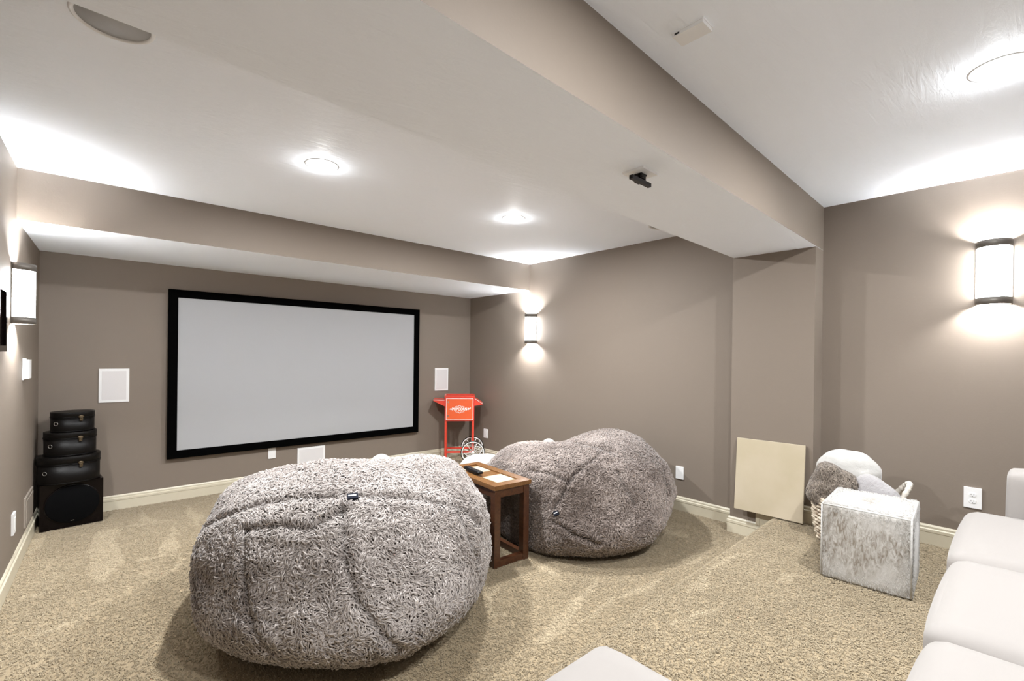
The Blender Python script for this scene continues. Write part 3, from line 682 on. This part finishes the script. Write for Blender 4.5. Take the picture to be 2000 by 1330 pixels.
# ------------------------------------------------------------------ fur bags
BK_ = fib(110)
def seg_dist(D, line):
    L = np.array(line); L = L / np.linalg.norm(L, axis=1, keepdims=True); best = np.full(len(D), 9.0)
    for a, b in zip(L, L[1:]):
        ab = b - a; t_ = np.clip(((D - a) @ ab) / max(1e-9, ab @ ab), 0, 1); best = np.minimum(best, np.linalg.norm(D - (a + t_[:, None] * ab), axis=1))
    return best
def bag_surface(D, prm, seams, clampf, seed):
    cx, cy, a, b, h = prm[:5]; wt = np.array(prm[5:])
    s = np.exp(-((D[:, None, :] - BK_[None]) ** 2).sum(2) / (2 * .27 ** 2)) @ wt
    rxy = np.hypot(D[:, 0], D[:, 1]); e = 2.5
    hz = np.where(D[:, 2] > 0, h * .55, h * .45)
    rad = (rxy ** e + np.abs(D[:, 2]) ** e) ** (-1 / e) * (1 + s)
    Dn = D + .10 * (np.c_[vnoise(D * 2.5 + seed, 2), vnoise(D * 2.5 + seed + 9, 2), vnoise(D * 2.5 + seed + 19, 2)] - .5)
    rad = rad + (vnoise(Dn * 3.2 + seed, 2) - .5) * .035 + (np.abs(vnoise(Dn * 5.0 + seed + 3, 2) - .5)) * .05 - .012
    for ln, dp, wd in seams:
        q = seg_dist(D, ln); rad = rad - dp * np.exp(-(q / wd) ** 2) + dp * .45 * np.exp(-((q - 2.3 * wd) / (1.3 * wd)) ** 2)
    P = np.c_[cx + a * D[:, 0] * rad, cy + b * D[:, 1] * rad, h * .45 + hz * D[:, 2] * rad]
    P[:, 2] = np.maximum(P[:, 2], .012)
    return clampf(P)
def fur_bag(label, prm, seams, clampf, seed, count, cols, tagdir, tagsz, coarse=.3):
    t = thing('fur_bean_bag', label, 'bean bag', (prm[0], prm[1], 0), 0, None)
    rng = np.random.RandomState(seed); off = np.array([prm[0], prm[1], 0])
    S = lambda D: bag_surface(nrm(D), prm, seams, clampf, seed) - off
    nu, nv = 220, 120
    th = np.linspace(0, 2 * np.pi, nu, endpoint=False); ph = np.linspace(0.02, np.pi - .02, nv)
    PH, TH = np.meshgrid(ph, th, indexing='ij')
    D = np.c_[(np.sin(PH) * np.cos(TH)).ravel(), (np.sin(PH) * np.sin(TH)).ravel(), np.cos(PH).ravel()]
    V = S(D); i, j = np.meshgrid(np.arange(nv - 1), np.arange(nu), indexing='ij')
    Q = np.stack([i * nu + j, (i + 1) * nu + j, (i + 1) * nu + (j + 1) % nu, i * nu + (j + 1) % nu], -1).reshape(-1, 4)
    D2 = nrm(fib(count) + rng.randn(count, 3) * .006)
    P = S(D2); keep = P[:, 2] > .014; D2 = D2[keep]
    A = nrm(np.cross(D2, np.array([[.31, .2, .93]]))); B = np.cross(D2, A); e = .006
    P = S(D2); N = nrm(np.cross(S(D2 + e * A) - P, S(D2 + e * B) - P)); N *= np.sign((N * D2).sum(1))[:, None]
    ang = (vnoise(P * 4 + seed, 2) - .5) * 18 + (rng.rand(len(P)) - .5) * 1.5
    Tt = A * np.cos(ang)[:, None] + B * np.sin(ang)[:, None]; Tt = nrm(Tt - N * (Tt * N).sum(1, keepdims=True))
    Nj = nrm(N + (rng.rand(len(P), 3) - .5) * .55)
    big_ = rng.rand(len(P)) < coarse
    order = np.r_[np.where(big_)[0], np.where(~big_)[0]]; P, D2, Nj, Tt = P[order], D2[order], Nj[order], Tt[order]; nb = int(big_.sum())
    t1 = tufts(P[:nb], Nj[:nb], Tt[:nb], .037, .0064, .0135, .0090, 4, rng)
    t2 = tufts(P[nb:], Nj[nb:], Tt[nb:], .034, .0046, .0095, .0065, 4, rng)
    tv, tq = join([t1[:2], t2[:2]]); tu = np.r_[t1[2], t2[2]]
    lo, mid, hi = [np.array(c) for c in cols]
    rr = rng.rand(len(P))[:, None]; patch = vnoise(P * 3.5 + seed + 4, 3)[:, None]
    k = np.clip(rr * .8 + (patch - .5) * 1.9 + .12, 0, 1.1)
    c = mid + (hi - mid) * k
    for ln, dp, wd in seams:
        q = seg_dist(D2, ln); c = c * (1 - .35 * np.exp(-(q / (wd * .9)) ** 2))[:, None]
    tip = np.sin(np.pi * np.clip(tu * .9 + .05, 0, 1))[:, None]
    c = np.repeat(c, 15, axis=0); c = lo + (c - lo) * (.25 + .75 * tip ** .7)
    V2, Q2 = join([(V, Q), (tv, tq)])
    body = np_mesh('fur_cover', V2, Q2, 'fur', t, col=np.vstack([np.tile(lo * .8, (len(V), 1)), c]))
    # brand tag
    d = np.array([tagdir]); p = S(d)[0]; d = nrm(d); A = nrm(np.cross(d, np.array([[0, 0, 1.0]]))); B = np.cross(A, d)
    n_ = nrm(np.cross(S(d + .09 * A) - S(d - .09 * A), S(d + .09 * B) - S(d - .09 * B)))[0]
    if n_ @ d[0] < 0: n_ = -n_
    up = np.array([0, 0, 1.0]); up = up - n_ * (up @ n_); up /= np.linalg.norm(up); rt = np.cross(up, n_)
    w_, h_, roll = tagsz; R1 = rt * math.cos(roll) + up * math.sin(roll); U1 = -rt * math.sin(roll) + up * math.cos(roll)
    def slab(x0, x1, y0, y1, z0, z1):
        bm = bmesh.new(); vs_ = box(bm, x0, x1, y0, y1, z0, z1)
        for v in vs_:
            c_ = v.co.copy(); q = p + R1 * c_.x + U1 * c_.y + n_ * c_.z; v.co = Vector(q)
        return bm
    tg = fin('tag', slab(-w_ / 2, w_ / 2, -h_ / 2, h_ / 2, .010, .026), 'tag', t); tag(tg, 'small dark slate fabric tag')
    fin('tag_print', slab(-w_ * .40, w_ * .34, -h_ * .05, h_ * .16, .0258, .0270), 'white_plastic', tg)
    return t
def clamp1(P):
    lim = 1.908 + np.maximum(P[:, 1] - 2.27, -.3) * .08; P = P.copy(); k = .03
    P[:, 0] = lim - k * np.log1p(np.exp(np.clip((lim - P[:, 0]) / k, -30, 80))); return P
def clamp2(P):
    lim = 2.286 + np.clip(P[:, 1] - 2.27, 0, .65) * .08; P = P.copy(); k = .045; P[:, 0] = lim + k * np.log1p(np.exp(np.clip((P[:, 0] - lim) / k, -30, 80))); P[:, 0] = np.minimum(P[:, 0], RX - .03); return P
S1w = [(S1[0], .018, .030), (S1[1], .012, .022), (S1[2], .016, .024), (S1[3], .020, .022), (S1[4], .02, .02), (S1[5], .022, .03)]
S2w = [(S2[0], .024, .020), (S2[1], .028, .026), (S2[2], .018, .024), (S2[3], .040, .05), (S2[4], .018, .03), (S2[5], .014, .03)]
fur_bag('huge shaggy grey-brown fur bean bag at left front', BAG1, S1w, clamp1, 11, 125000,
        ((.052, .036, .030), (.20, .164, .145), (.52, .472, .445)), (-.302, -.601, .740), (.048, .036, 0.0), .2)
fur_bag('darker brown-grey shaggy fur bean bag right of the table', BAG2, S2w, clamp2, 23, 125000,
        ((.036, .024, .020), (.15, .115, .098), (.42, .355, .32)), (-.845, -.534, -.04), (.034, .028, .5))
def soft_cushion(name, label, size, loc, rot, m='pillow', r=None, seed=0, wob=.012, cat='cushion', group=None):
    r = r or min(size) * .45
    P, Q = rbox(size, r, 14, tuple(s * .12 for s in size), wob=wob, seed=seed)
    o = np_mesh(name, P, Q, m); o.location = loc; o.rotation_euler = rot
    return tag(o, label, cat, group)
def pillow(label, w, h, t_, loc, rot, m='pillow', seed=0, wr=.006):
    P, Q = pillow_shape(w, h, t_, seed=seed, wr=wr)
    o = np_mesh('cushion', P, Q, m); o.location = loc; o.rotation_euler = rot
    return tag(o, label, 'cushion')
# ------------------------------------------------------------------ side table
t = thing('side_table', 'narrow walnut side table between the two fur bags', 'table', (1.944, 2.28, 0), -.075)
TL, TW, TH_ = .625, .285, .535
lw = .046
for x in (0, TW - lw):
    for y in (0, TL - lw):
        bm = bmesh.new(); box(bm, x, x + lw, y, y + lw, .0, TH_ - .028); fin('leg', bm, 'wood', t, bevel=.0025)
bm = bmesh.new(); box(bm, lw, TW - lw, .002, lw - .006, .004, .046); box(bm, lw, TW - lw, TL - lw + .006, TL - .002, .004, .046); box(bm, .004, lw - .006, lw, TL - lw, .004, .046); box(bm, TW - lw + .006, TW - .004, lw, TL - lw, .004, .046)
fin('floor_rail', bm, 'wood', t, bevel=.002)
bm = bmesh.new(); box(bm, lw, TW - lw, .004, lw - .010, TH_ - .082, TH_ - .028); box(bm, lw, TW - lw, TL - lw + .010, TL - .004, TH_ - .082, TH_ - .028); box(bm, .004, lw - .010, lw, TL - lw, TH_ - .082, TH_ - .028); box(bm, TW - lw + .010, TW - .004, lw, TL - lw, TH_ - .082, TH_ - .028)
fin('apron', bm, 'wood', t, bevel=.002)
# mitred top frame
o_ = .010; fr = .052
Oq = [(-o_, -o_), (TW + o_, -o_), (TW + o_, TL + o_), (-o_, TL + o_)]; Iq = [(fr, fr), (TW - fr, fr), (TW - fr, TL - fr), (fr, TL - fr)]
for i in range(4):
    j = (i + 1) % 4; bm = bmesh.new(); prism(bm, [Oq[i], Oq[j], Iq[j], Iq[i]], TH_ - .028, TH_); fin('top_frame', bm, 'wood_top', t, bevel=.0015)
bm = bmesh.new(); box(bm, fr - .004, TW - fr + .004, fr - .004, TL - fr + .004, TH_ - .020, TH_ - .008); fin('top_panel', bm, 'wood_top', t)
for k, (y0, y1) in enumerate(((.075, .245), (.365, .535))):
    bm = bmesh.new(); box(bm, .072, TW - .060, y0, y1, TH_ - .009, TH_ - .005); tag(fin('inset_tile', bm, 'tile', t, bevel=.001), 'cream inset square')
t = thing('remote_control', 'black remote control lying on the side table', 'remote control', (2.055, 2.655, TH_ + .0015), 1.42)
P, Q = rbox((.215, .050, .020), .009, 10, (0, 0, .004)); P[:, 2] += .010 + .004 * (P[:, 0] / .1) ** 2; np_mesh('body', P, Q, 'remote', t)
for r_ in range(9):
    for c_ in range(3):
        bm = bmesh.new(); lathe(bm, [(.0040, 0), (.0040, .0022), (.003, .003)], 10, mat4=Matrix.Translation((-.085 + r_ * .018, (c_ - 1) * .013, .0215 + .003 * ((-.085 + r_ * .018) / .1) ** 2)))
        fin('button', bm, 'button', t)

# ------------------------------------------------------------------ leaning board
t = thing('square_board', 'cream square board leaning against the pilaster', 'board', (3.700, 1.275, .222), 0)
bm = bmesh.new(); box(bm, 0, .016, -.235, .232, 0, .540)
bmesh.ops.rotate(bm, verts=bm.verts[:], cent=(0, 0, 0), matrix=Matrix.Rotation(.112, 3, 'Y'))
bmesh.ops.rotate(bm, verts=bm.verts[:], cent=(0, 0, 0), matrix=Matrix.Rotation(-.012, 3, 'X'))
fin('panel', bm, 'board', t, bevel=.003)

# ------------------------------------------------------------------ hide cube
t = thing('hide_pouf', 'cube pouf in cream and brown cowhide on the platform', 'pouf', (3.150, .562, PLZ + .004), -1.51)
W_, D_, H_ = .375, .43, .392
P, Q = rbox((W_, D_, H_), .018, 16, (.006, .006, .010)); P[:, 2] += H_ / 2
rng = np.random.RandomState(5); n_t = 16000
U = rng.rand(n_t, 2) - .5; fc = rng.randint(0, 5, n_t); PP = np.zeros((n_t, 3)); NN = np.zeros((n_t, 3))
for k, (nx_, ny_, nz_) in enumerate(((1, 0, 0), (-1, 0, 0), (0, 1, 0), (0, -1, 0), (0, 0, 1))):
    m_ = fc == k; NN[m_] = (nx_, ny_, nz_)
    if nx_: PP[m_] = np.c_[np.full(m_.sum(), nx_ * W_ / 2), U[m_, 0] * D_ * .95, H_ / 2 + U[m_, 1] * H_ * .95]
    elif ny_: PP[m_] = np.c_[U[m_, 0] * W_ * .95, np.full(m_.sum(), ny_ * D_ / 2), H_ / 2 + U[m_, 1] * H_ * .95]
    else: PP[m_] = np.c_[U[m_, 0] * W_ * .95, U[m_, 1] * D_ * .95, np.full(m_.sum(), H_ + .003)]
TT = np.tile([.25, .1, -1.0], (n_t, 1)) + rng.randn(n_t, 3) * .25; TT[fc == 4] = np.array([.6, -.8, 0]) + rng.randn((fc == 4).sum(), 3) * .2
TT = nrm(TT - NN * (TT * NN).sum(1, keepdims=True))
tv, tq, tu = tufts(PP, NN, TT, .018, .0022, .0035, .002, 2, rng, .001)
V2, Q2 = join([(P, Q), (tv, tq)])
np_mesh('hide_cover', V2, Q2, 'cowhide', t)
bm = bmesh.new()
x_, y_ = W_ / 2 - .004, D_ / 2 - .004
for z in (.012, H_ - .006): tube(bm, [(-x_, -y_, z), (x_, -y_, z), (x_, y_, z), (-x_, y_, z)], .0045, 8, True)
for sx in (-1, 1):
    for sy in (-1, 1): tube(bm, [(sx * x_, sy * y_, .012), (sx * x_, sy * y_, H_ - .006)], .0045, 8)
tag(fin('seam_piping', bm, 'pillow', t), 'white seam piping')

# ------------------------------------------------------------------ basket of cushions
BX, BYc = 3.615, .735
t = thing('wicker_basket', 'woven wicker basket in the corner behind the hide pouf', 'basket', (BX, BYc, PLZ + .004), .3)
bm = bmesh.new()
RB = lambda z: .192 + .030 * (z / .262) + .010 * math.sin(z / .262 * 3.1)
for k in range(11):
    z = .012 + k * .0235; n_ = 120
    tube(bm, [((RB(z) + .006 * math.sin(j * 15 * 2 * math.pi / n_ + (k % 2) * math.pi)) * math.cos(2 * math.pi * j / n_), (RB(z) + .006 * math.sin(j * 15 * 2 * math.pi / n_ + (k % 2) * math.pi)) * math.sin(2 * math.pi * j / n_) * .96, z) for j in range(n_)], .0095, 6, True)
fin('woven_side', bm, 'wicker', t)
bm = bmesh.new()
for j in range(30):
    a = 2 * math.pi * (j + .5) / 30; tube(bm, [(RB(z) * math.cos(a), RB(z) * math.sin(a) * .96, z) for z in (.004, .09, .18, .262)], .004, 6)
fin('stake', bm, 'wicker', t); bpy.data.objects['stake'].name = 'stakes'
bm = bmesh.new(); lathe(bm, [(.186, .004), (.186, .012), (.0001, .013)], 40, 1, .96); fin('bottom', bm, 'wicker', t)
bm = bmesh.new()
for dz in (0, .012): tube(bm, [(RB(.262) * math.cos(2 * math.pi * j / 60), RB(.262) * math.sin(2 * math.pi * j / 60) * .96, .264 + dz + .003 * math.sin(j)) for j in range(60)], .010, 8, True)
fin('rim', bm, 'wicker', t)
bm = bmesh.new()
def rope(bm, a, b, bulge, r=.012, tw=26):
    a, b, c = Vector(a), Vector(b), Vector(bulge); pts = []
    for k in range(41):
        u = k / 40; pts.append(a * (1 - u) ** 2 + c * 2 * u * (1 - u) + b * u ** 2)
    tube(bm, pts, lambda u: r * (1 + .16 * math.sin(u * tw * 2 * math.pi / 2)), 10)
rope(bm, (.095, -.175, .25), (-.065, -.195, .25), (.01, -.37, .57), .015)
tag(fin('handle', bm, 'rope', t), 'pale wrapped rope handle')
def blob(label, r3, loc, rot, m, ex=2.4, seed=0, wr=.02, cat='cushion'):
    nu, nv = 72, 44
    u = np.linspace(0, 2 * np.pi, nu, endpoint=False); v = np.linspace(.02, np.pi - .02, nv); VV, UU = np.meshgrid(v, u, indexing='ij')
    D = np.c_[(np.sin(VV) * np.cos(UU)).ravel(), (np.sin(VV) * np.sin(UU)).ravel(), np.cos(VV).ravel()]
    s = (np.abs(D) ** ex).sum(1) ** (-1 / ex); P = D * s[:, None] * np.array(r3)
    P += D * ((vnoise(P * 13 + seed, 3) - .5) * wr * 2)[:, None]
    i, j = np.meshgrid(np.arange(nv - 1), np.arange(nu), indexing='ij')
    Q = np.stack([i * nu + j, (i + 1) * nu + j, (i + 1) * nu + (j + 1) % nu, i * nu + (j + 1) % nu], -1).reshape(-1, 4)
    o = np_mesh('cushion', P, Q, m); o.location = loc; o.rotation_euler = rot
    return tag(o, label, cat)
blob('large round white plush cushion standing in the basket', (.105, .172, .180), (3.655, .772, .608), (0, -.15, .1), 'pillow', 2.3, 6, .014)
blob('pale grey textured pillow in the basket beside the white one', (.055, .130, .125), (3.53, .625, .53), (.55, .28, -.1), 'pillow_grey', 3.2, 8, .006)
blob('white cushion showing behind the side table', (.24, .10, .222), (2.76, 3.42, .226), (0, 0, -.45), 'pillow', 2.6, 1, .004)
blob('tip of a white cushion behind the left fur bag', (.155, .085, .266), (1.84, 3.63, .268), (0, 0, -.6), 'pillow', 2.0, 2, .003)
blob('tip of a white cushion behind the right fur bag', (.13, .085, .242), (3.69, 3.45, .244), (0, 0, -.7), 'pillow', 2.0, 3, .003)
def throw():
    rng = np.random.RandomState(9)
    P, Q = rbox((.14, .20, .24), .040, 18, (.02, .02, .02), wob=.05, seed=4)
    P = xf(P, (3.52, .835, .560), (.42, -.12, .20))
    P += (vnoise(P * 16, 2) - .5)[:, None] * .03 * nrm(P - P.mean(0))
    c0 = P.mean(0); fcen = P[Q].mean(1); fn = nrm(np.cross(P[Q[:, 1]] - P[Q[:, 0]], P[Q[:, 3]] - P[Q[:, 0]])); fn *= np.sign((fn * (fcen - c0)).sum(1))[:, None]
    ar = np.linalg.norm(np.cross(P[Q[:, 1]] - P[Q[:, 0]], P[Q[:, 3]] - P[Q[:, 0]]), axis=1); n = 9000
    fi = rng.choice(len(Q), n, p=ar / ar.sum()); u, v = rng.rand(n, 1), rng.rand(n, 1)
    q = P[Q[fi]]; PP = (q[:, 0] * (1 - u) + q[:, 1] * u) * (1 - v) + (q[:, 3] * (1 - u) + q[:, 2] * u) * v; NN = nrm(fn[fi] + rng.randn(n, 3) * .25)
    TT = np.tile([.1, -.3, -1.0], (n, 1)) + rng.randn(n, 3) * .5; TT = nrm(TT - NN * (TT * NN).sum(1, keepdims=True))
    tv, tq, tu = tufts(PP, NN, TT, .028, .004, .007, .005, 3, rng)
    k = rng.rand(n, 1); c = np.array([.13, .10, .08]) + k * np.array([.26, .23, .19]); c = np.repeat(c, 12, 0) * (.5 + .6 * tu)[:, None]
    V2, Q2 = join([(P, Q), (tv, tq)])
    o = np_mesh('fur_throw', V2, Q2, 'throw', col=np.vstack([np.tile([.10, .08, .065], (len(P), 1)), c]))
    tag(o, 'grey-brown fur throw hanging over the left rim of the basket', 'throw')
throw()

# ------------------------------------------------------------------ sofa
t = thing('sectional_sofa', 'white linen sectional sofa with chaise in the right foreground', 'sofa', (1.9, -.3, PLZ + .004))
off = np.array([1.9, -.3, PLZ + .004])
def spart(name, x0, x1, y0, y1, z0, z1, r, puff=(0, 0, 0), n=16, seed=0, wob=0.0):
    P, Q = rbox((x1 - x0, y1 - y0, z1 - z0), r, n, puff, wob=wob, seed=seed)
    P = P + np.array([(x0 + x1) / 2, (y0 + y1) / 2, (z0 + z1) / 2]) - off
    return np_mesh(name, P, Q, 'sofa', t)
sz = .635
spart('base', .12, 3.30, -.86, .13, PLZ + .05, .46, .02)
spart('chaise_base', .14, .93, -.86, .70, PLZ + .05, .46, .02)
spart('seat_cushion', 2.462, 3.275, -.72, .205, .455, sz, .055, (.010, .010, .022), seed=1, wob=.006)
spart('seat_cushion', 1.725, 2.456, -.72, .190, .455, sz, .055, (.006, .016, .020), seed=2, wob=.006)
spart('seat_cushion', 1.027, 1.719, -.72, .182, .455, sz, .055, (.006, .016, .020), seed=3, wob=.006)
spart('chaise_cushion', .13, 1.020, -.72, .752, .455, sz + .006, .055, (.008, .010, .018), seed=4, wob=.005)
spart('armrest', 3.290, 3.52, -.88, .060, PLZ + .04, .835, .035, (.004, .006, .006))
spart('armrest', -.10, .12, -.88, .060, PLZ + .04, .80, .035, (.004, .006, .006))
spart('backrest', -.10, 3.52, -1.06, -.88, PLZ + .04, .90, .04)
for k, (a_, b_) in enumerate(((.13, 1.020), (1.027, 1.719), (1.725, 2.456), (2.462, 3.275))):
    spart('back_cushion', a_, b_, -.88, -.70, .62, .98, .06, (0, .03, .01), seed=9 + k, wob=.008)
for x in (.2, 3.4):
    for y in (-.98, -.05):
        bm = bmesh.new(); box(bm, x - .03 - off[0], x + .03 - off[0], y - .03 - off[1], y + .03 - off[1], 0, .05); fin('foot', bm, 'wood', t)
